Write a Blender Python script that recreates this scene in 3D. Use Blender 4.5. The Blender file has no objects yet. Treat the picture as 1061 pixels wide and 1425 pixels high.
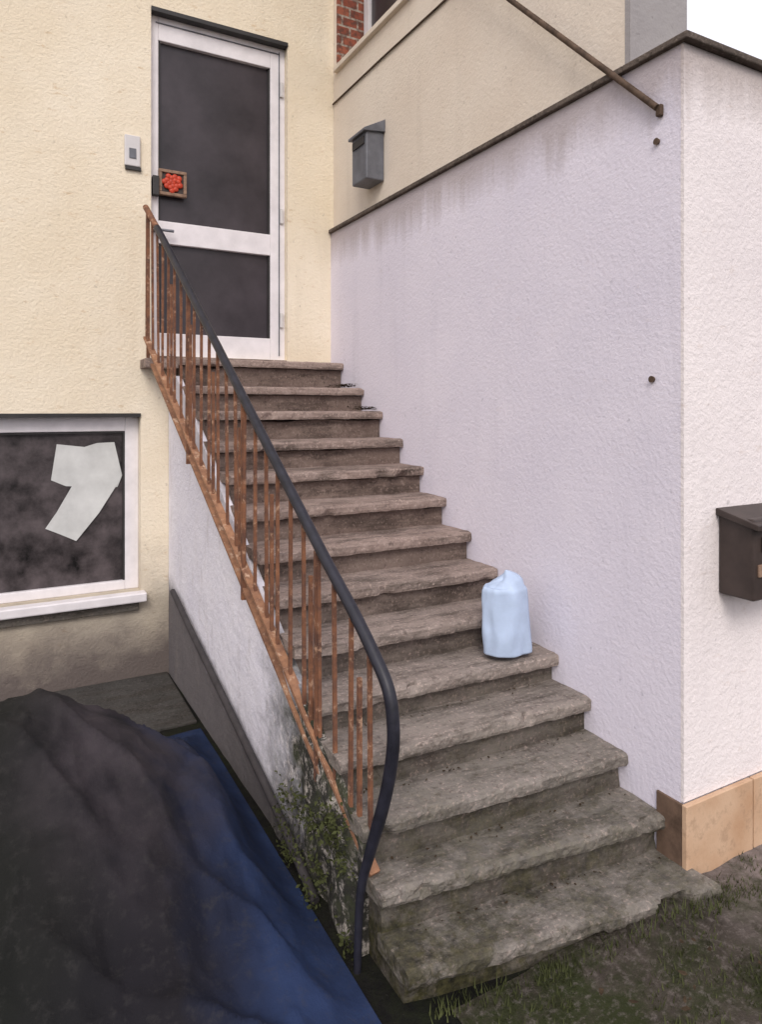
import bpy, bmesh, math, random, mathutils
from mathutils import Vector, noise
random.seed(7)
H=1.62
sc=bpy.context.scene
# ---------------------------------------------------------------- materials
def newmat(name):
    m=bpy.data.materials.new(name); m.use_nodes=True
    nt=m.node_tree; b=nt.nodes['Principled BSDF']
    return m,nt,b
def N(nt,t,**k):
    n=nt.nodes.new(t)
    for a,v in k.items(): setattr(n,a,v)
    return n
def noise_n(nt,vec,scale,detail=6,rough=.6,dist=0):
    n=N(nt,'ShaderNodeTexNoise'); n.inputs['Scale'].default_value=scale
    n.inputs['Detail'].default_value=min(detail,7); n.inputs['Roughness'].default_value=rough
    n.inputs['Distortion'].default_value=dist
    nt.links.new(vec,n.inputs['Vector']); return n.outputs['Fac']
def ramp(nt,fac,a,b,c0=(0,0,0,1),c1=(1,1,1,1)):
    r=N(nt,'ShaderNodeValToRGB'); e=r.color_ramp.elements
    e[0].position=a; e[0].color=c0; e[1].position=b; e[1].color=c1
    nt.links.new(fac,r.inputs['Fac']); return r.outputs['Color']
def mix(nt,fac,c0,c1,mode='MIX'):
    m=N(nt,'ShaderNodeMix',data_type='RGBA',blend_type=mode)
    for s,v in ((m.inputs[0],fac),(m.inputs[6],c0),(m.inputs[7],c1)):
        if isinstance(v,(int,float)): s.default_value=v
        elif isinstance(v,tuple): s.default_value=v if len(v)==4 else (*v,1)
        else: nt.links.new(v,s)
    return m.outputs[2]
def math_n(nt,op,a,b=0,clamp=False):
    m=N(nt,'ShaderNodeMath',operation=op); m.use_clamp=clamp
    for i,v in enumerate((a,b)):
        if isinstance(v,(int,float)): m.inputs[i].default_value=v
        else: nt.links.new(v,m.inputs[i])
    return m.outputs[0]
def mapr(nt,v,a,b,c=0,d=1):
    m=N(nt,'ShaderNodeMapRange'); nt.links.new(v,m.inputs[0])
    for i,x in enumerate((a,b,c,d)): m.inputs[i+1].default_value=x
    return m.outputs[0]
def bump(nt,b,h,strength,dist=.01):
    n=N(nt,'ShaderNodeBump'); n.inputs['Strength'].default_value=strength; n.inputs['Distance'].default_value=dist
    nt.links.new(h,n.inputs['Height']); nt.links.new(n.outputs[0],b.inputs['Normal'])
def coords(nt):
    t=N(nt,'ShaderNodeTexCoord'); s=N(nt,'ShaderNodeSeparateXYZ'); nt.links.new(t.outputs['Object'],s.inputs[0])
    return t.outputs['Object'],s.outputs
def scaled(nt,vec,sx,sy,sz):
    m=N(nt,'ShaderNodeMapping'); m.inputs['Scale'].default_value=(sx,sy,sz); nt.links.new(vec,m.inputs[0]); return m.outputs[0]

def stucco(name,c0,c1,dirt=(.2,.17,.15),dz=(0.1,.75),dirtamt=1,bs=.4,bscale=55,spots=.35,streaks=.25,ledge=None):
    m,nt,b=newmat(name); v,xyz=coords(nt)
    c=mix(nt,ramp(nt,noise_n(nt,v,1.7,8,.62),.35,.68),c0,c1)
    streak=ramp(nt,noise_n(nt,scaled(nt,v,9,9,.9),1,6,.6),.55,.8)
    c=mix(nt,math_n(nt,'MULTIPLY',streak,streaks),c,tuple(x*.72 for x in c0))
    fl=ramp(nt,noise_n(nt,scaled(nt,v,6,6,16),1.6,10,.75),.60,.68)
    c=mix(nt,math_n(nt,'MULTIPLY',fl,spots),c,tuple(x*y for x,y in zip(c0,(.74,.62,.5))))
    pit=ramp(nt,noise_n(nt,v,28,2,.5),.70,.76)
    c=mix(nt,math_n(nt,'MULTIPLY',pit,.4),c,tuple(x*.5 for x in c0))
    if ledge:
        zz_=math_n(nt,'ADD',xyz['Z'],math_n(nt,'MULTIPLY',noise_n(nt,scaled(nt,v,6,6,.6),1.5,7,.7),.35))
        c=mix(nt,math_n(nt,'MULTIPLY',mapr(nt,zz_,ledge-.02,ledge+.16,0,1),.6),c,(.33,.27,.24))
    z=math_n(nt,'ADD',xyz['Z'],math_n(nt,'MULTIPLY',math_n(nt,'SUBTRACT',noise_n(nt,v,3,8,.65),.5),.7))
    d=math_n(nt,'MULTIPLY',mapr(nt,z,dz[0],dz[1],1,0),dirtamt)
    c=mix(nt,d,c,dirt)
    nt.links.new(c,b.inputs['Base Color']); b.inputs['Roughness'].default_value=.92
    b.inputs['Specular IOR Level'].default_value=.15
    h=math_n(nt,'ADD',noise_n(nt,v,bscale,5,.65),math_n(nt,'MULTIPLY',noise_n(nt,v,9,4,.5),.5))
    bump(nt,b,h,bs,.010)
    return m
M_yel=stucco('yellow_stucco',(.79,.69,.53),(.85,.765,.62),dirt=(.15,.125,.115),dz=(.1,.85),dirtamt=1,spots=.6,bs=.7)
M_cream=stucco('cream_stucco',(.70,.61,.51),(.76,.68,.58),dz=(-3,-2),bs=.35,spots=.2,streaks=.35)
M_white=stucco('white_stucco',(.71,.675,.765),(.78,.74,.82),dz=(-.1,.15),dirtamt=.5,bs=.42,spots=.14,streaks=.25,ledge=2.78)
M_pink=stucco('pale_render',(.77,.71,.71),(.84,.78,.77),dz=(-.1,.15),dirtamt=.5,bs=.6,spots=.25,ledge=2.80)
M_grey=stucco('grey_render',(.31,.29,.29),(.41,.39,.38),dz=(-3,-2),bs=.3)

def concrete(name,c0,c1,moss=True,stain=(.05,.042,.035),mz=(.02,.62)):
    m,nt,b=newmat(name); v,xyz=coords(nt)
    c=mix(nt,ramp(nt,noise_n(nt,v,5,10,.7),.32,.7),c0,c1)
    grey=mapr(nt,xyz['Z'],.35,1.0,.6,0)
    c=mix(nt,grey,c,mix(nt,ramp(nt,noise_n(nt,v,6,9,.75),.3,.7),tuple([sum(c0)/3*1.05]*2+[sum(c0)/3*.95]),tuple([sum(c1)/3*1.1]*2+[sum(c1)/3*1.0])))
    c=mix(nt,math_n(nt,'MULTIPLY',ramp(nt,noise_n(nt,scaled(nt,v,2.2,9,9),1.3,8,.75),.47,.64),.7),c,stain)
    sp=ramp(nt,noise_n(nt,v,80,3,.6),.56,.68)
    c=mix(nt,math_n(nt,'MULTIPLY',sp,.4),c,tuple(min(1,x*1.7) for x in c1))
    sp2=ramp(nt,noise_n(nt,v,38,4,.7),.56,.66)
    c=mix(nt,math_n(nt,'MULTIPLY',sp2,.5),c,tuple(x*.35 for x in c0))
    if moss:
        low=mapr(nt,xyz['Z'],mz[0],mz[1],1,0)
        left=mapr(nt,xyz['X'],1.0,1.9,1,.75)
        mo=math_n(nt,'MULTIPLY',ramp(nt,noise_n(nt,v,6,9,.75),.36,.56),math_n(nt,'MULTIPLY',low,left))
        c=mix(nt,mo,c,mix(nt,ramp(nt,noise_n(nt,v,34,4,.7),.35,.65),(.012,.012,.007),(.07,.064,.028)))
    nt.links.new(c,b.inputs['Base Color']); b.inputs['Roughness'].default_value=.93
    b.inputs['Specular IOR Level'].default_value=.15
    h=math_n(nt,'ADD',noise_n(nt,v,45,8,.75),math_n(nt,'MULTIPLY',noise_n(nt,v,9,5,.6),1.2))
    bump(nt,b,h,.8,.012)
    return m
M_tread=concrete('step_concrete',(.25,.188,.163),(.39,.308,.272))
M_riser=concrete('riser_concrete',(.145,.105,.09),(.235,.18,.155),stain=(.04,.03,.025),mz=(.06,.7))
M_cap=concrete('coping',(.10,.08,.07),(.18,.145,.12),moss=False)
M_apron=concrete('apron_concrete',(.05,.044,.044),(.10,.088,.086),moss=False)

def cheekmat():
    m,nt,b=newmat('stair_cheek_paint'); v,xyz=coords(nt)
    c=mix(nt,ramp(nt,noise_n(nt,v,3,8,.62),.35,.68),(.74,.72,.80),(.82,.80,.86))
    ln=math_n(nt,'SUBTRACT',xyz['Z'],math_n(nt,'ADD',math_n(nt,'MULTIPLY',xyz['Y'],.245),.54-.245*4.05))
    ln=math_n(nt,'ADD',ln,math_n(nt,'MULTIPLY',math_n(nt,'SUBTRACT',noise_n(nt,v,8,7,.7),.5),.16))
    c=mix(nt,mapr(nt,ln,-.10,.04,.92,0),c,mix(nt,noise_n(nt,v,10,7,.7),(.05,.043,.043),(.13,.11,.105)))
    yy=math_n(nt,'ADD',xyz['Y'],math_n(nt,'MULTIPLY',math_n(nt,'SUBTRACT',noise_n(nt,v,7,9,.7),.5),.8))
    d=mapr(nt,yy,2.25,2.65,1,0)
    dk=mix(nt,ramp(nt,noise_n(nt,v,20,9,.8),.50,.60),(.02,.019,.014),(.42,.38,.34))
    dk=mix(nt,ramp(nt,noise_n(nt,v,9,9,.8),.48,.60),dk,(.035,.04,.018))
    c=mix(nt,d,c,dk)
    c=mix(nt,math_n(nt,'MULTIPLY',ramp(nt,noise_n(nt,scaled(nt,v,8,8,2),1.5,8,.7),.56,.7),.3),c,(.3,.25,.22))
    nt.links.new(c,b.inputs['Base Color']); b.inputs['Roughness'].default_value=.9
    bump(nt,b,noise_n(nt,v,25,9,.7),.6,.02); return m
M_cheek=cheekmat()
def simple(name,c,rough=.6,spec=.3,var=.15,vs=8,metal=0,bmp=0,bsc=60):
    m,nt,b=newmat(name); v,_=coords(nt)
    cc=mix(nt,ramp(nt,noise_n(nt,v,vs,7,.65),.3,.7),tuple(x*(1-var) for x in c),tuple(min(1,x*(1+var)) for x in c))
    nt.links.new(cc,b.inputs['Base Color']); b.inputs['Roughness'].default_value=rough
    b.inputs['Specular IOR Level'].default_value=spec; b.inputs['Metallic'].default_value=metal
    if bmp: bump(nt,b,noise_n(nt,v,bsc,6,.6),bmp,.005)
    return m
M_frame=simple('white_frame_paint',(.76,.73,.75),.4,.4,.10)
M_glass=simple('dark_glass',(.042,.035,.040),.3,.35,.4,3)
M_wglass=simple('painted_reflection_glass',(.060,.050,.052),.4,.3,.95,7)  # strong colour variation paints reflections on the pane as lighter patches
M_paper=simple('paper',(.60,.61,.60),.9,.1,.15,5,bmp=.3,bsc=20)
M_dark=simple('dark_metal',(.03,.028,.028),.5,.4,.3)
M_steel=simple('grey_metal_paint',(.12,.125,.145),.45,.5,.35)
M_rail=simple('handrail_black',(.016,.016,.024),.45,.4,.5,20)
M_brown=simple('brown_box_paint',(.04,.028,.024),.5,.4,.4)
M_pole=simple('brown_pole',(.09,.06,.042),.75,.2,.6,20)
M_bagm=simple('pale_blue_plastic',(.44,.54,.71),.55,.2,.12,9,bmp=.3,bsc=12)
M_red=simple('red_paint',(.50,.05,.02),.5,.4,.3,40)
M_tan=simple('tan_wood',(.26,.17,.12),.7,.2,.4,30)
M_wht=simple('white_plastic',(.62,.6,.6),.4,.4,.05)
M_roof=simple('roof_tiles',(.12,.06,.045),.85,.2,.3,10)
M_leaf=simple('dead_leaf',(.05,.035,.022),.9,.1,.5,30)
M_stub=simple('pipe_dark',(.045,.04,.042),.7,.3,.35,20)
def rustmat(name,ca,cb,cc_):
    m,nt,b=newmat(name); v,_=coords(nt)
    c=mix(nt,ramp(nt,noise_n(nt,v,14,8,.7),.35,.65),ca,cb)
    c=mix(nt,ramp(nt,noise_n(nt,v,24,6,.7),.56,.66),c,cc_)
    nt.links.new(c,b.inputs['Base Color']); b.inputs['Roughness'].default_value=.85
    bump(nt,b,noise_n(nt,v,120,5,.7),.5,.003); return m
M_rust=rustmat('rusty_iron',(.25,.105,.05),(.09,.042,.03),(.42,.26,.17))
M_rust2=rustmat('rusty_flat_bar',(.36,.185,.10),(.16,.075,.045),(.50,.35,.25))
def brick():
    m,nt,b=newmat('red_brick'); v,_=coords(nt)
    mp=N(nt,'ShaderNodeMapping'); mp.inputs['Rotation'].default_value=(math.radians(90),0,0); nt.links.new(v,mp.inputs[0])
    t=N(nt,'ShaderNodeTexBrick'); nt.links.new(mp.outputs[0],t.inputs['Vector'])
    t.inputs['Color1'].default_value=(.25,.06,.035,1); t.inputs['Color2'].default_value=(.36,.11,.06,1); t.inputs['Mortar'].default_value=(.42,.36,.3,1)
    t.inputs['Scale'].default_value=4.2; t.inputs['Mortar Size'].default_value=.03
    t.inputs['Brick Width'].default_value=.5; t.inputs['Row Height'].default_value=.28
    c=mix(nt,math_n(nt,'MULTIPLY',ramp(nt,noise_n(nt,v,30,5),.4,.6),.8),t.outputs['Color'],(.09,.045,.035))
    nt.links.new(c,b.inputs['Base Color']); b.inputs['Roughness'].default_value=.9
    bump(nt,b,noise_n(nt,v,50,5),.6,.01); return m
M_brick=brick()
def tiles():
    m,nt,b=newmat('sandstone_tile'); v,_=coords(nt)
    c=mix(nt,ramp(nt,noise_n(nt,v,6,7,.6),.3,.7),(.46,.28,.165),(.62,.44,.30))
    c=mix(nt,math_n(nt,'MULTIPLY',ramp(nt,noise_n(nt,v,24,7,.7),.52,.66),.5),c,(.28,.17,.10))
    nt.links.new(c,b.inputs['Base Color']); b.inputs['Roughness'].default_value=.6
    bump(nt,b,noise_n(nt,v,40,5,.6),.3,.005); return m
M_tile=tiles()
M_tiledark=simple('brown_tile',(.13,.085,.06),.7,.2,.4,14,bmp=.3)
def groundmat():
    m,nt,b=newmat('dark_ground'); v,xyz=coords(nt)
    c=mix(nt,ramp(nt,noise_n(nt,v,2.5,9,.7),.35,.7),(.008,.008,.008),(.022,.020,.018))
    mo=math_n(nt,'MULTIPLY',ramp(nt,noise_n(nt,v,5,9,.75),.45,.62),.7)
    c=mix(nt,mo,c,(.018,.022,.010))
    c=mix(nt,ramp(nt,noise_n(nt,v,55,3,.6),.66,.74),c,(.045,.04,.037))
    nt.links.new(c,b.inputs['Base Color']); b.inputs['Roughness'].default_value=.95; b.inputs['Specular IOR Level'].default_value=.1
    bump(nt,b,math_n(nt,'ADD',noise_n(nt,v,40,7,.7),noise_n(nt,v,6,5,.6)),.8,.02); return m
M_ground=groundmat()
def soilmat():
    m,nt,b=newmat('mossy_soil'); v,xyz=coords(nt)
    c=mix(nt,ramp(nt,noise_n(nt,v,6,9,.75),.35,.65),(.038,.032,.025),(.12,.10,.085))
    c=mix(nt,ramp(nt,noise_n(nt,v,4,9,.75),.42,.58),c,(.04,.046,.02))
    c=mix(nt,math_n(nt,'MULTIPLY',ramp(nt,noise_n(nt,v,48,5,.75),.52,.68),.55),c,(.22,.19,.175))
    gx=math_n(nt,'MULTIPLY',mapr(nt,xyz['X'],1.85,2.15,0,1),ramp(nt,noise_n(nt,v,9,7,.7),.35,.6))
    c=mix(nt,gx,c,(.28,.235,.22))
    nt.links.new(c,b.inputs['Base Color']); b.inputs['Roughness'].default_value=.95; b.inputs['Specular IOR Level'].default_value=.1
    bump(nt,b,noise_n(nt,v,45,8,.75),.9,.02); return m
M_soil=soilmat()
M_grass=simple('grass_blades',(.055,.062,.024),.8,.1,.6,15)
def tarpmat():
    m,nt,b=newmat('tarp_cloth'); v,xyz=coords(nt)
    c=mix(nt,ramp(nt,noise_n(nt,v,3,5,.6),.3,.7),(.012,.018,.042),(.024,.040,.098))
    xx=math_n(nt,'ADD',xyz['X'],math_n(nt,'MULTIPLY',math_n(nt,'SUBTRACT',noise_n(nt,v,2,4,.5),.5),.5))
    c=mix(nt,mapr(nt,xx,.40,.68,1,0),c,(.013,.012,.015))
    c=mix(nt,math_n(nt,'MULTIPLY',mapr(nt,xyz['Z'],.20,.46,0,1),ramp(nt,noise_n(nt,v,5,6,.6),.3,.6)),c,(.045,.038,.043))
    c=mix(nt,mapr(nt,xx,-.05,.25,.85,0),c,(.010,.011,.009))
    c=mix(nt,math_n(nt,'MULTIPLY',ramp(nt,noise_n(nt,v,26,7,.75),.52,.68),.30),c,(.05,.047,.045))
    nt.links.new(c,b.inputs['Base Color']); b.inputs['Roughness'].default_value=.85; b.inputs['Specular IOR Level'].default_value=.12
    bump(nt,b,math_n(nt,'ADD',noise_n(nt,v,14,6,.6),math_n(nt,'MULTIPLY',noise_n(nt,v,300,2,.5),.1)),.4,.02); return m
M_tarp=tarpmat()

# ---------------------------------------------------------------- helpers
def empty(name):
    o=bpy.data.objects.new(name,None); sc.collection.objects.link(o); return o
def add(name,bm,mat,parent=None,smooth=False,bev=0,seg=2):
    me=bpy.data.meshes.new(name); bmesh.ops.recalc_face_normals(bm,faces=bm.faces); bm.to_mesh(me); bm.free()
    o=bpy.data.objects.new(name,me); sc.collection.objects.link(o)
    if mat: me.materials.append(mat)
    if parent: o.parent=parent
    if smooth:
        for p in me.polygons: p.use_smooth=True
    if bev:
        md=o.modifiers.new('bevel','BEVEL'); md.width=bev; md.segments=seg; md.limit_method='ANGLE'
    return o
def bbox(bm,x0,x1,y0,y1,z0,z1):
    vs=[bm.verts.new((x,y,z+H)) for z in (z0,z1) for x,y in ((x0,y0),(x1,y0),(x1,y1),(x0,y1))]
    for f in ((0,3,2,1),(4,5,6,7),(0,1,5,4),(1,2,6,5),(2,3,7,6),(3,0,4,7)): bm.faces.new([vs[i] for i in f])
def box(name,x0,x1,y0,y1,z0,z1,mat,parent=None,bev=0):
    bm=bmesh.new(); bbox(bm,x0,x1,y0,y1,z0,z1); return add(name,bm,mat,parent,bev=bev)
def boxes(name,L,mat,parent=None,bev=0):
    bm=bmesh.new()
    for l in L: bbox(bm,*l)
    return add(name,bm,mat,parent,bev=bev)
def grid_wall(name,axis,a0,a1,t0,t1,z0,z1,holes,mat,parent):
    A=sorted({a0,a1,*[h[0] for h in holes],*[h[1] for h in holes]}); Z=sorted({z0,z1,*[h[2] for h in holes],*[h[3] for h in holes]})
    L=[]
    for i in range(len(A)-1):
        for j in range(len(Z)-1):
            ca=(A[i]+A[i+1])/2; cz=(Z[j]+Z[j+1])/2
            if any(h[0]<ca<h[1] and h[2]<cz<h[3] for h in holes): continue
            L.append((A[i],A[i+1],t0,t1,Z[j],Z[j+1]) if axis=='x' else (t0,t1,A[i],A[i+1],Z[j],Z[j+1]))
    return boxes(name,L,mat,parent)
def tube(name,pts,r,mat,parent=None,radii=None):
    cu=bpy.data.curves.new(name,'CURVE'); cu.dimensions='3D'; sp=cu.splines.new('POLY'); sp.points.add(len(pts)-1)
    for i,(p,q) in enumerate(zip(sp.points,pts)):
        p.co=(q[0],q[1],q[2]+H,1)
        if radii: p.radius=radii[i]
    cu.bevel_depth=r; cu.bevel_resolution=4; cu.use_fill_caps=True
    o=bpy.data.objects.new(name,cu); sc.collection.objects.link(o)
    dg=bpy.context.evaluated_depsgraph_get(); me=bpy.data.meshes.new_from_object(o.evaluated_get(dg)); bpy.data.objects.remove(o)
    o=bpy.data.objects.new(name,me); sc.collection.objects.link(o); me.materials.append(mat)
    for p in me.polygons: p.use_smooth=True
    if parent: o.parent=parent
    return o
def smoothpts(P,n=8):
    out=[]
    for i in range(len(P)-1):
        p0=Vector(P[max(i-1,0)]);p1=Vector(P[i]);p2=Vector(P[i+1]);p3=Vector(P[min(i+2,len(P)-1)])
        for k in range(n):
            t=k/n; out.append(.5*((2*p1)+(p2-p0)*t+(2*p0-5*p1+4*p2-p3)*t*t+(3*p1-p0-3*p2+p3)*t**3))
    out.append(Vector(P[-1])); return out

YW=4.31; XR=1.963
# ---------------------------------------------------------------- ground
bm=bmesh.new(); S=300
vs=[bm.verts.new(p) for p in ((-S,-S,0),(S,-S,0),(S,S,0),(-S,S,0))]; bm.faces.new(vs); add('ground',bm,M_ground)
box('concrete_pavement',-6,.86,3.55,YW,-1.70,-1.605,M_apron,bev=.008)
# ---------------------------------------------------------------- house
house=empty('yellow_house')
grid_wall('walls','x',-6,2.6,YW,YW+.3,-1.7,4.2,[(-.45,.704,-1.09,-.03),(.765,1.645,.33,2.44)],M_yel,house)
box('rear_block',-6,2.6,YW+.31,YW+5,-1.7,4.19,M_yel,house)
bm=bmesh.new()
P=[(-6.4,YW-.35,4.1),(2.9,YW-.35,4.1),(2.9,YW+5.4,4.1),(-6.4,YW+5.4,4.1),(-6.4,YW+2.6,6),(2.9,YW+2.6,6)]
v=[bm.verts.new((a,b,c+H)) for a,b,c in P]
for f in ((0,1,5,4),(2,3,4,5),(0,4,3),(1,2,5),(0,3,2,1)): bm.faces.new([v[i] for i in f])
add('roof',bm,M_roof,house)
door=empty('entrance_door'); door.parent=house
dy0,dy1=YW+.05,YW+.11
boxes('door_frame',[(.765,.8175,dy0,dy1,.33,2.44),(1.543,1.645,dy0,dy1,.33,2.44),(.8175,1.543,dy0,dy1,2.283,2.44),(.8175,1.543,dy0,dy1,1.03,1.17),(.8175,1.543,dy0,dy1,.33,.475)],M_frame,door,bev=.004)
boxes('door_leaf_moulding',[(1.600,1.606,dy0-.006,dy0+.01,.36,2.40),(.80,1.606,dy0-.006,dy0+.01,2.385,2.391)],M_steel,door)
boxes('glazing_bead',[(.8176,.83,dy0+.012,dy0+.03,.476,1.029),(1.531,1.5429,dy0+.012,dy0+.03,.476,1.029),(.8176,.83,dy0+.012,dy0+.03,1.171,2.282),(1.531,1.5429,dy0+.012,dy0+.03,1.171,2.282)],M_dark,door)
box('glass_upper',.81,1.55,dy0+.03,dy0+.04,1.16,2.29,M_glass,door)
box('glass_lower',.81,1.55,dy0+.03,dy0+.04,.46,1.04,M_glass,door)
box('lintel_shadow_strip',.765,1.645,YW-.012,YW+.045,2.425,2.45,M_dark,door)  # dark strip added as the shadow line above the door frame
boxes('hinges',[(1.607,1.63,dy0-.016,dy0,1.25,1.35),(1.607,1.63,dy0-.016,dy0,.55,.65),(1.607,1.63,dy0-.016,dy0,2.1,2.2)],M_wht,door,bev=.004)
tube('door_handle',[(.79,dy0-.001,1.1),(.79,dy0-.05,1.1),(.90,dy0-.05,1.1)],.009,M_steel,door)
sg=empty('door_ornament')
boxes('frame',[(.815,.985,YW+.022,YW+.05,1.325,1.345),(.815,.985,YW+.022,YW+.05,1.465,1.485),(.815,.835,YW+.022,YW+.05,1.345,1.465),(.965,.985,YW+.022,YW+.05,1.345,1.465)],M_tan,sg,bev=.004)
box('backing',.835,.965,YW+.035,YW+.049,1.345,1.465,M_brown,sg)
bm=bmesh.new()
for i in range(18):
    a=i*2.4; r=.0125*math.sqrt(i)
    mt=mathutils.Matrix.Translation((.90+r*math.cos(a),YW+.026,1.405+H+r*math.sin(a)))@mathutils.Matrix.Diagonal((1,.5,1,1))
    bmesh.ops.create_icosphere(bm,subdivisions=2,radius=.018,matrix=mt)
add('red_flower',bm,M_red,sg,smooth=True)
box('bracket',.775,.814,YW+.0,YW+.045,1.31,1.43,M_dark,sg,bev=.004)
ic=empty('doorbell_panel')
box('plate',.61,.70,YW-.022,YW+.004,1.455,1.64,M_wht,ic,bev=.006)
box('grille',.635,.675,YW-.027,YW-.0221,1.50,1.56,M_steel,ic,bev=.002)
box('base_shadow_gap',.615,.705,YW-.018,YW+.004,1.435,1.4545,M_dark,ic)
win=empty('basement_window'); win.parent=house
wy0,wy1=YW+.07,YW+.13
boxes('frame',[(-.45,-.37,wy0,wy1,-1.09,-.03),(.625,.704,wy0,wy1,-1.09,-.03),(-.37,.625,wy0,wy1,-.13,-.03),(-.37,.625,wy0,wy1,-1.09,-1.035)],M_frame,win,bev=.005)
box('glass',-.38,.635,wy0+.03,wy0+.04,-1.05,-.12,M_wglass,win)
boxes('glazing_seal',[(.613,.6249,wy0+.01,wy0+.03,-1.034,-.131),(-.37,.613,wy0+.01,wy0+.03,-.143,-.131)],M_dark,win)
box('top_seal',-.45,.704,YW-.01,YW+.06,-.045,-.022,M_dark,win)
box('sill',-.52,.73,YW-.07,YW+.069,-1.145,-1.091,M_frame,win,bev=.008)
box('sill_apron',-.50,.69,YW-.03,YW-.0005,-1.20,-1.146,M_cap,win,bev=.004)
def sheet(name,pp,y):
    bm=bmesh.new(); f=bm.faces.new([bm.verts.new((x,y,z+H)) for x,z in pp])
    r=bmesh.ops.extrude_face_region(bm,geom=[f]); bmesh.ops.translate(bm,vec=(0,-.002,0),verts=[q for q in r['geom'] if isinstance(q,bmesh.types.BMVert)])
    return add(name,bm,M_paper,wp)
wp=empty('window_paper')
sheet('upper_sheet',[(.2509,-.202),(.40,-.222),(.47,-.20),(.567,-.197),(.612,-.40),(.585,-.47),(.44,-.46),(.30,-.45),(.2207,-.411)],wy0+.027)
sheet('lower_sheet',[(.36,-.40),(.585,-.45),(.48,-.62),(.355,-.776),(.27,-.73),(.1905,-.69),(.25,-.60)],wy0+.023)
# ---------------------------------------------------------------- side building
side=empty('side_building')
grid_wall('lower_wall','y',1.51,YW-.001,XR,2.5,-1.7,1.215,[],M_white,side)
box('front_pier',XR,7,1.498,1.5095,-1.3,1.2145,M_pink,side)
box('rear_mass',2.51,7,1.5105,YW-.01,-1.7,1.213,M_pink,side)
L=[]; x=XR-.012
while x<7:
    w=.36; L.append((x,min(x+w-.006,7),1.478,1.4975,-1.66,-1.302)); x+=w
boxes('plinth_tiles',L,M_tile,side,bev=.003)
box('plinth_return',XR-.010,XR-.0005,1.4985,1.60,-1.66,-1.304,M_tiledark,side,bev=.003)
L=[(XR-.02,2.3,1.74,YW-.002,1.2155,1.24),(XR-.02,7,1.47,1.74,1.2155,1.24)]
boxes('coping',L,M_cap,side,bev=.005)
grid_wall('upper_wall','y',1.76,YW-.002,XR+.02,2.29,1.2405,3.8,[(3.2,4.27,2.34,3.3)],M_cream,side)
box('end_render',XR+.018,2.292,1.735,1.7595,1.2405,3.8,M_grey,side)
box('brick_jamb',XR+.025,2.28,4.255,4.2695,2.341,3.3,M_brick,side)
box('window_sill',XR-.01,2.2,3.19,4.254,2.305,2.339,M_cream,side,bev=.004)
boxes('side_window',[(2.19,2.24,4.18,4.253,2.341,3.3),(2.19,2.24,3.2,4.18,2.341,2.42),(2.19,2.24,3.6,3.66,2.42,3.3)],M_frame,side,bev=.004)
box('side_window_glass',2.215,2.222,3.2,4.2,2.4,3.3,M_glass,side)
tube('wall_cable',[(XR+.012,4.30,2.11),(XR+.012,3.6,2.112),(XR+.012,3.0,2.105),(XR+.012,1.80,2.11)],.006,M_pole)
br=empty('canopy_brace')
tube('strut',[(1.945,1.59,1.03),(1.93,2.30,1.745),(1.90,3.45,2.91)],.0115,M_pole,br)
box('wall_plate',1.945,XR-.001,1.575,1.597,1.0,1.04,M_pole,br,bev=.004)
box('eave_beam',1.3,XR+.0,3.40,3.5,2.9,2.98,M_pole,br,bev=.004)
for (y,z) in ((1.60,.92),(1.62,.105)):
    bm=bmesh.new(); bmesh.ops.create_cone(bm,cap_ends=True,segments=12,radius1=.012,radius2=.009,depth=.012,matrix=mathutils.Matrix.Translation((XR-.005,y,z+H))@mathutils.Matrix.Rotation(math.radians(90),4,'Y'))
    add('wall_fixing',bm,M_pole)
def lid(P,mat,parent):
    bm=bmesh.new(); v=[bm.verts.new((a,b,c+H)) for a,b,c in P]
    for f in ((0,1,2,3),(4,7,6,5),(0,4,5,1),(1,5,6,2),(2,6,7,3),(3,7,4,0)): bm.faces.new([v[i] for i in f])
    add('lid',bm,mat,parent,bev=.003)
mb=empty('mailbox')
box('body',1.86,XR+.019,3.58,3.77,1.37,1.66,M_steel,mb,bev=.008)
lid([(1.84,3.565,1.662),(XR+.019,3.565,1.735),(XR+.019,3.785,1.735),(1.84,3.785,1.662),(1.84,3.565,1.645),(XR+.019,3.565,1.6605),(XR+.019,3.785,1.6605),(1.84,3.785,1.645)],M_steel,mb)
box('slot',1.852,1.8598,3.60,3.75,1.58,1.625,M_dark,mb)
mb2=empty('mailbox')
box('body',2.14,2.44,1.37,1.497,-.63,-.36,M_brown,mb2,bev=.008)
lid([(2.125,1.345,-.375),(2.455,1.345,-.375),(2.455,1.497,-.335),(2.125,1.497,-.335),(2.125,1.345,-.395),(2.455,1.345,-.395),(2.455,1.497,-.3595),(2.125,1.497,-.3595)],M_brown,mb2)
box('slot_flap',2.18,2.40,1.362,1.3695,-.47,-.42,M_dark,mb2,bev=.002)
box('name_plate',2.16,2.30,1.364,1.3695,-.55,-.51,M_tan,mb2)

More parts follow.
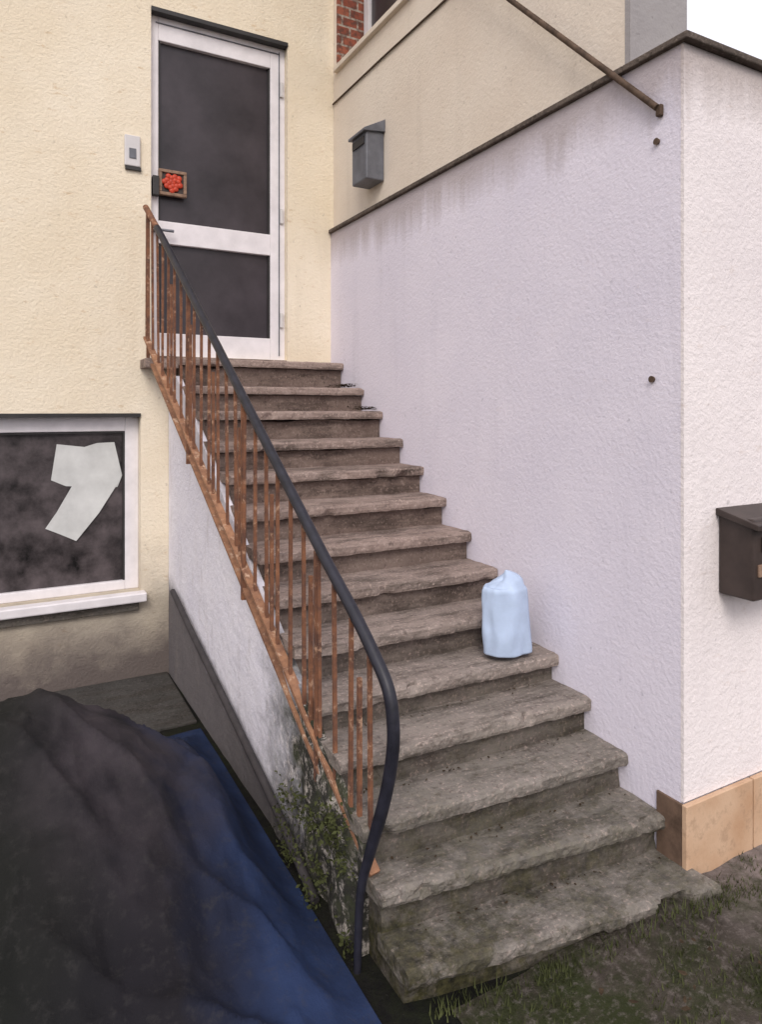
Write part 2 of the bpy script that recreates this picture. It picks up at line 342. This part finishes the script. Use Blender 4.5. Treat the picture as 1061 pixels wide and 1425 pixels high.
# ---------------------------------------------------------------- staircase
def xl(y): return .95-(y-1.75)*.0939
def xs(y): return .945-(y-1.75)*.018
yr=[4.10,3.80,3.56,3.317,3.104,2.886,2.672,2.47,2.27,2.08,1.90,1.727,1.56,1.38]
yl=[4.10,3.80,3.56,3.317,3.104,2.886,2.672,2.48,2.29,2.11,1.94,1.79,1.69,1.56]
zz=[.31,.135,-.009,-.165,-.306,-.446,-.588,-.722,-.857,-.991,-1.105,-1.237,-1.374,-1.51]
stairs=empty('concrete_staircase')
def slab(name,fl,fr,bl,br_,z0,z1,mat,parent,amp=.003,nx=90,ny=8,nz=4,seed=0):
    bm=bmesh.new(); V={}; so_=Vector((seed*3.7,seed*1.3,0))
    low=max(0,(seed-8)/5)
    for i in range(nx+1):
        for j in range(ny+1):
            for k in range(nz+1):
                if i in(0,nx) or j in(0,ny) or k in(0,nz):
                    s=i/nx;t=j/ny
                    p=Vector(fl).lerp(Vector(fr),s).lerp(Vector(bl).lerp(Vector(br_),s),t)
                    p=Vector((p.x,p.y,z0+(z1-z0)*k/nz+H))
                    if j==0 and k==nz: p.y+=.005; p.z-=.004
                    if j==0 and k==0: p.y+=.004
                    n=noise.noise_vector(p*14)*amp+noise.noise_vector(p*45)*amp*.6
                    if j==0:
                        c=noise.noise(p*11+Vector((5,1,7))+so_)
                        if c>.30 : n.y+=(c-.30)*(.07+.06*low); n.z-=(c-.30)*.05*(k==nz)
                        n.y+=abs(noise.noise(p*38+so_))*.008*(.4+low)
                    V[i,j,k]=bm.verts.new(p+n)
    def q(a,b,c,d): bm.faces.new([V[a],V[b],V[c],V[d]])
    for i in range(nx):
        for j in range(ny):
            for k in(0,nz): q((i,j,k),(i+1,j,k),(i+1,j+1,k),(i,j+1,k))
        for k in range(nz):
            for j in(0,ny): q((i,j,k),(i+1,j,k),(i+1,j,k+1),(i,j,k+1))
    for j in range(ny):
        for k in range(nz):
            for i in(0,nx): q((i,j,k),(i,j+1,k),(i,j+1,k+1),(i,j,k+1))
    return add(name,bm,mat,parent)
T=.046
for i in range(14):
    xr=XR-.002 if i<13 else XR+.03
    yb_l=yl[i-1] if i else YW-.002; yb_r=yr[i-1] if i else YW-.002
    ov=.045 if i else 0
    x0=xs(yl[i]); dx=random.uniform(-.012,.006)
    slab('tread_%d'%(i+1),(x0-.012+dx,yl[i]),(xr,yr[i]),(xs(yb_l)-.012+dx,yb_l+ov),(XR-.002,yb_r+ov),zz[i]-T,zz[i],M_tread,stairs,seed=i)
    slab('riser_%d'%(i+1),(x0,yl[i]+.034),(xr-.002,yr[i]+.034),(xs(yb_l),yb_l+.033 if i else YW-.003),(XR-.003,yb_r+.033 if i else YW-.003),-1.66,zz[i]-T-.0005,M_riser,stairs,amp=.002,nx=12,ny=3,seed=0)
box('door_threshold',.77,1.64,YW-.001,YW+.12,.26,.329,M_tread,stairs)
box('landing_edge',.70,xs(4.1)-.014,4.12,YW-.003,.245,.30,M_tread,stairs,bev=.004)
def cz(y): return -1.237+(y-1.73)*.643-.10
bm=bmesh.new(); n=60; ys=[1.80+(YW-.003-1.80)*i/n for i in range(n+1)]
nzv=24; outer=[[None]*(nzv+1) for _ in ys]; top=[]
for a,y in enumerate(ys):
    zt=min(cz(y),.20)
    for k in range(nzv+1):
        z=-1.66+(zt+1.66)*k/nzv
        rough=max(0,min(1,(2.6-y)/.5))
        d=noise.noise(Vector((y*9,z*9,3)))*(.003+.026*rough)
        outer[a][k]=bm.verts.new((xs(y)-.03+d,y,z+H+(noise.noise(Vector((y*20,0,1)))*.02*rough if k==nzv else 0)))
    top.append(bm.verts.new((xs(y)+.001,y,zt+H)))
for a in range(n):
    for k in range(nzv): bm.faces.new([outer[a][k],outer[a+1][k],outer[a+1][k+1],outer[a][k+1]])
    bm.faces.new([outer[a][nzv],outer[a+1][nzv],top[a+1],top[a]])
vb=bm.verts.new((xs(1.8)+.001,1.8,-1.66+H))
bm.faces.new([outer[0][k] for k in range(nzv+1)]+[top[0],vb])
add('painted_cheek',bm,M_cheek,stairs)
tube('drain_pipe',smoothpts([(.845,4.08,-1.06),(.855,3.60,-1.19),(.866,3.0,-1.335),(.875,2.4,-1.485),(.878,2.05,-1.60)],5),.016,M_stub)

# ---------------------------------------------------------------- railing
rl=empty('stair_railing')
hp=[(xl(4.22),4.22,1.20),(xl(3.8),3.8,.882),(xl(3.2),3.2,.407),(xl(2.6),2.6,-.07),(xl(2.1),2.1,-.465),(xl(1.9),1.9,-.615),(xl(1.78),1.78,-.715),(xl(1.70),1.70,-.80),(xl(1.675),1.675,-.90),(xl(1.68)-.003,1.68,-1.0),(.940,1.70,-1.12),(.915,1.735,-1.27),(.893,1.755,-1.40),(.885,1.76,-1.64)]
sp=smoothpts(hp,8)
k=5
tube('handrail_top_end',[tuple(p) for p in sp[:k+1]],.017,M_rust,rl)
pts=[tuple(p) for p in sp[k:]]
tube('handrail',pts,.019,M_rail,rl,radii=[1 if i<len(pts)-22 else max(.62,1-(i-(len(pts)-22))*.025) for i in range(len(pts))])
def ztop(y): return 1.2-.793*(4.22-y)
def zbot(y): return .42-.735*(4.2-y)
def bar(bm,p,q,w,d):
    p=Vector(p);q=Vector(q); ax=(q-p).normalized(); s=Vector((0,1,0)) if abs(ax.z)>.9 else Vector((1,0,0)); u=ax.cross(s).normalized(); w2=ax.cross(u).normalized()
    vs=[bm.verts.new(c+u*a*w/2+w2*b*d/2+Vector((0,0,H))) for c in(p,q) for a,b in((-1,-1),(1,-1),(1,1),(-1,1))]
    for f in((0,3,2,1),(4,5,6,7),(0,1,5,4),(1,2,6,5),(2,3,7,6),(3,0,4,7)): bm.faces.new([vs[i] for i in f])
bm=bmesh.new(); nb=24
for i in range(nb):
    y=4.19-(4.19-1.80)*i/(nb-1); x=xl(y)
    bar(bm,(x+random.uniform(-.006,.006),y+random.uniform(-.006,.006),zbot(y)-.02),(x,y+random.uniform(-.004,.004),ztop(y)-.01),.012,.012)
    if i%3==1 and 2<i<nb-1:
        y2=y-.05; bar(bm,(xl(y2),y2,zbot(y2)),(xl(y2),y2,ztop(y2)-.14),.013,.013)
add('balusters',bm,M_rust,rl)
bm=bmesh.new()
bar(bm,(xl(4.21),4.21,zbot(4.21)),(xl(1.77),1.77,zbot(1.77)),.014,.034)
bar(bm,(xl(4.16)+.01,4.16,zbot(4.16)-.10),(xl(1.84)+.0,1.84,zbot(1.84)-.085),.012,.022)
add('bottom_rails',bm,M_rust2,rl)
bm=bmesh.new()
for y in (4.17,3.45,2.75,2.12):
    bar(bm,(xl(y),y,zbot(y)-.14),(xl(y)-.0,y,ztop(y)-.01),.018,.018)
    bar(bm,(xl(y)-.008,y,zbot(y)-.13),(xs(y)+.02,y,zbot(y)-.13),.018,.018)
add('posts',bm,M_rust,rl)

# ---------------------------------------------------------------- bag
bm=bmesh.new(); bmesh.ops.create_uvsphere(bm,u_segments=64,v_segments=48,radius=1)
for v in bm.verts:
    p=v.co.copy(); h=(p.z+1)/2
    xy=Vector((p.x,p.y,0))
    if xy.length>1e-4: xy.normalize()
    prof=min(1,math.sqrt(max(0,1-p.z*p.z))*2.0)*(1-.25*max(0,h-.3)**1.2)
    if h>.84: prof*=max(.45,1-(h-.84)*3.0)
    nn=noise.noise(Vector((xy.x*1.8,xy.y*1.8,h*2)))*.13+noise.noise(Vector((xy.x*4,xy.y*4,h*4)))*.05
    rad=prof*(1+nn)
    v.co=Vector((1.77+xy.x*rad*.108-.02*h,2.165+xy.y*rad*.078,-.991+H+.003+h*.325+(.02*xy.x if h>.88 else 0)))
add('plastic_bag',bm,M_bagm,smooth=True)
# ---------------------------------------------------------------- tarp-covered heap
bm=bmesh.new(); G=170; vv={}
for i in range(G+1):
    for j in range(G+1):
        s=i/G;t=j/G
        x=-.75+s*1.61+.05*math.sin(t*7)*(1-s); y=1.05+t*2.35+.06*math.sin(s*8)
        x=min(x,xs(y)-.06)
        e=min(1,7*min(s,1-s,t,1-t)); e=e*e*(3-2*e)
        r2=((x-.02)/.68)**2+((y-2.55)/.60)**2
        heap=.56*math.exp(-r2*1.1)
        f1=(1-abs(noise.noise(Vector((x*3.5+y*2,y*3,4))))*2)**2
        f2=(1-abs(noise.noise(Vector((x*9-y*3,y*6+x*2,9))))*2)**2
        z=.012+e*(.03+heap+.05*abs(noise.noise(Vector((x*4,y*2.2,1))))+.035*f1+.012*f2+.006*noise.noise(Vector((x*22,y*18,4))))
        vv[i,j]=bm.verts.new((x,y,z))
for i in range(G):
    for j in range(G): bm.faces.new([vv[i,j],vv[i+1,j],vv[i+1,j+1],vv[i,j+1]])
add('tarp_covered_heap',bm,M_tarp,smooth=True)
# ---------------------------------------------------------------- verge + grass
bm=bmesh.new(); G=70; vv={}
def sh(x,y):
    e=max(0,min(1,(x-1.30)/.45)); f=max(0,min(1,(y+.6)/1.4))
    return .004+.075*e*f+ .02*noise.noise(Vector((x*4,y*4,0)))*e*f+.008*noise.noise(Vector((x*18,y*18,0)))*e
for i in range(G+1):
    for j in range(G+1):
        x=1.05+i/G*3; y=-.8+j/G*2.32
        vv[i,j]=bm.verts.new((x,y,sh(x,y)))
for i in range(G):
    for j in range(G): bm.faces.new([vv[i,j],vv[i+1,j],vv[i+1,j+1],vv[i,j+1]])
add('mossy_verge',bm,M_soil,smooth=True)
bm=bmesh.new()
def tuft(x,y,z,n,hh):
    for _ in range(n):
        a=random.uniform(0,6.28); px=x+random.gauss(0,.02); py=y+random.gauss(0,.02); h=hh*random.uniform(.4,1.1)
        dx=math.cos(a)*h*.6; dy=math.sin(a)*h*.6; w=.0022
        p=[(px-w*math.sin(a),py+w*math.cos(a),z-.003),(px+w*math.sin(a),py-w*math.cos(a),z-.003),(px+dx,py+dy,z+h)]
        bm.faces.new([bm.verts.new(q) for q in p])
for _ in range(900):
    x=random.uniform(1.15,2.9); y=random.uniform(.55,1.45)
    if noise.noise(Vector((x*3,y*3,9)))<-.05: continue
    tuft(x,y,sh(x,y),random.randint(4,14),.022)
for _ in range(140):
    x=random.uniform(1.0,2.0); y=1.56-.18*(x-.97)-.01+random.uniform(-.03,0); tuft(x,y,max(.0,sh(x,y)),5,.03)
add('grass',bm,M_grass)
bm=bmesh.new()
def lf(c,s):
    n=Vector((random.gauss(0,1),random.gauss(0,1),random.gauss(.5,1))).normalized(); u=n.orthogonal().normalized(); w=n.cross(u)
    a=random.uniform(0,6.28); u2=u*math.cos(a)+w*math.sin(a); w2=n.cross(u2)
    bm.faces.new([bm.verts.new(c+u2*(px*s)+w2*(py*s)) for px,py in ((-1,0),(-.2,.5),(1,0),(-.2,-.5))])
for _ in range(18):
    y=random.uniform(1.80,2.4); z0=random.uniform(0,.36*(1-(abs(y-1.9)/1.2))); c=Vector((xs(y)-.05-random.uniform(0,.03),y,z0))
    for _ in range(55):
        lf(c+Vector((random.gauss(-.005,.012),random.gauss(0,.035),abs(random.gauss(0,.035)))),random.uniform(.005,.011))
add('weeds',bm,M_grass)
bm=bmesh.new()
def leaf(x,y,z,s):
    a=random.uniform(0,6.28); t=random.uniform(-.5,.5)
    P=[(-1,0),(-.4,.5),(.4,.45),(1,0),(.4,-.45),(-.4,-.5)]
    bm.faces.new([bm.verts.new((x+s*(px*math.cos(a)-py*math.sin(a)),y+s*(px*math.sin(a)+py*math.cos(a)),z+.006+s*.4*t*px+random.uniform(0,.006))) for px,py in P])
for i,c in ((1,90),(2,60)):
    for _ in range(c):
        leaf(XR-.03-abs(random.gauss(0,.05)),(yr[i]+yr[i-1])/2+random.uniform(-.11,.11),zz[i]+H+random.uniform(0,.02),random.uniform(.010,.022))
for i in range(10,14):
    for _ in range(25):
        s=random.random(); ym=(yr[i-1]*s+yl[i-1]*(1-s))+.02
        leaf(1.0+.94*s,ym-abs(random.gauss(0,.02)),zz[i]+H,random.uniform(.003,.008))
for _ in range(60): leaf(random.uniform(1.2,2.6),random.uniform(.7,1.3),.09,random.uniform(.005,.014))
add('leaf_litter',bm,M_leaf)

# ---------------------------------------------------------------- light + camera
w=bpy.data.worlds.new("World"); sc.world=w; w.use_nodes=True; nt=w.node_tree; bg=nt.nodes['Background']
sky=nt.nodes.new('ShaderNodeTexSky'); sky.sky_type='NISHITA'; sky.sun_disc=False
az=math.radians(208); el=math.radians(42)
sky.sun_elevation=el; sky.sun_rotation=az; sky.air_density=1.0; sky.dust_density=4.0; sky.ozone_density=1.0
cloud=mix(nt,.68,sky.outputs[0],(10.4,10.0,10.7,1))
nt.links.new(cloud,bg.inputs[0]); bg.inputs[1].default_value=.145
sd=bpy.data.lights.new('sun','SUN'); sd.energy=1.45; sd.angle=math.radians(25); sd.color=(1,.95,.89)
so=bpy.data.objects.new('sun',sd); sc.collection.objects.link(so)
d=Vector((math.sin(az)*math.cos(el),math.cos(az)*math.cos(el),math.sin(el)))
so.rotation_euler=d.to_track_quat('Z','Y').to_euler(); so.location=d*20
cd=bpy.data.cameras.new('camera'); cam=bpy.data.objects.new('camera',cd); sc.collection.objects.link(cam)
cam.location=(0,0,H); cam.rotation_euler=(math.radians(90),0,math.radians(-28.7))
cd.sensor_fit='AUTO'; cd.sensor_width=36; cd.lens=24.0; cd.shift_y=-.1; cd.clip_start=.02; cd.clip_end=2000
sc.camera=cam
sc.view_settings.view_transform='Standard'; sc.view_settings.look='None'; sc.view_settings.exposure=0
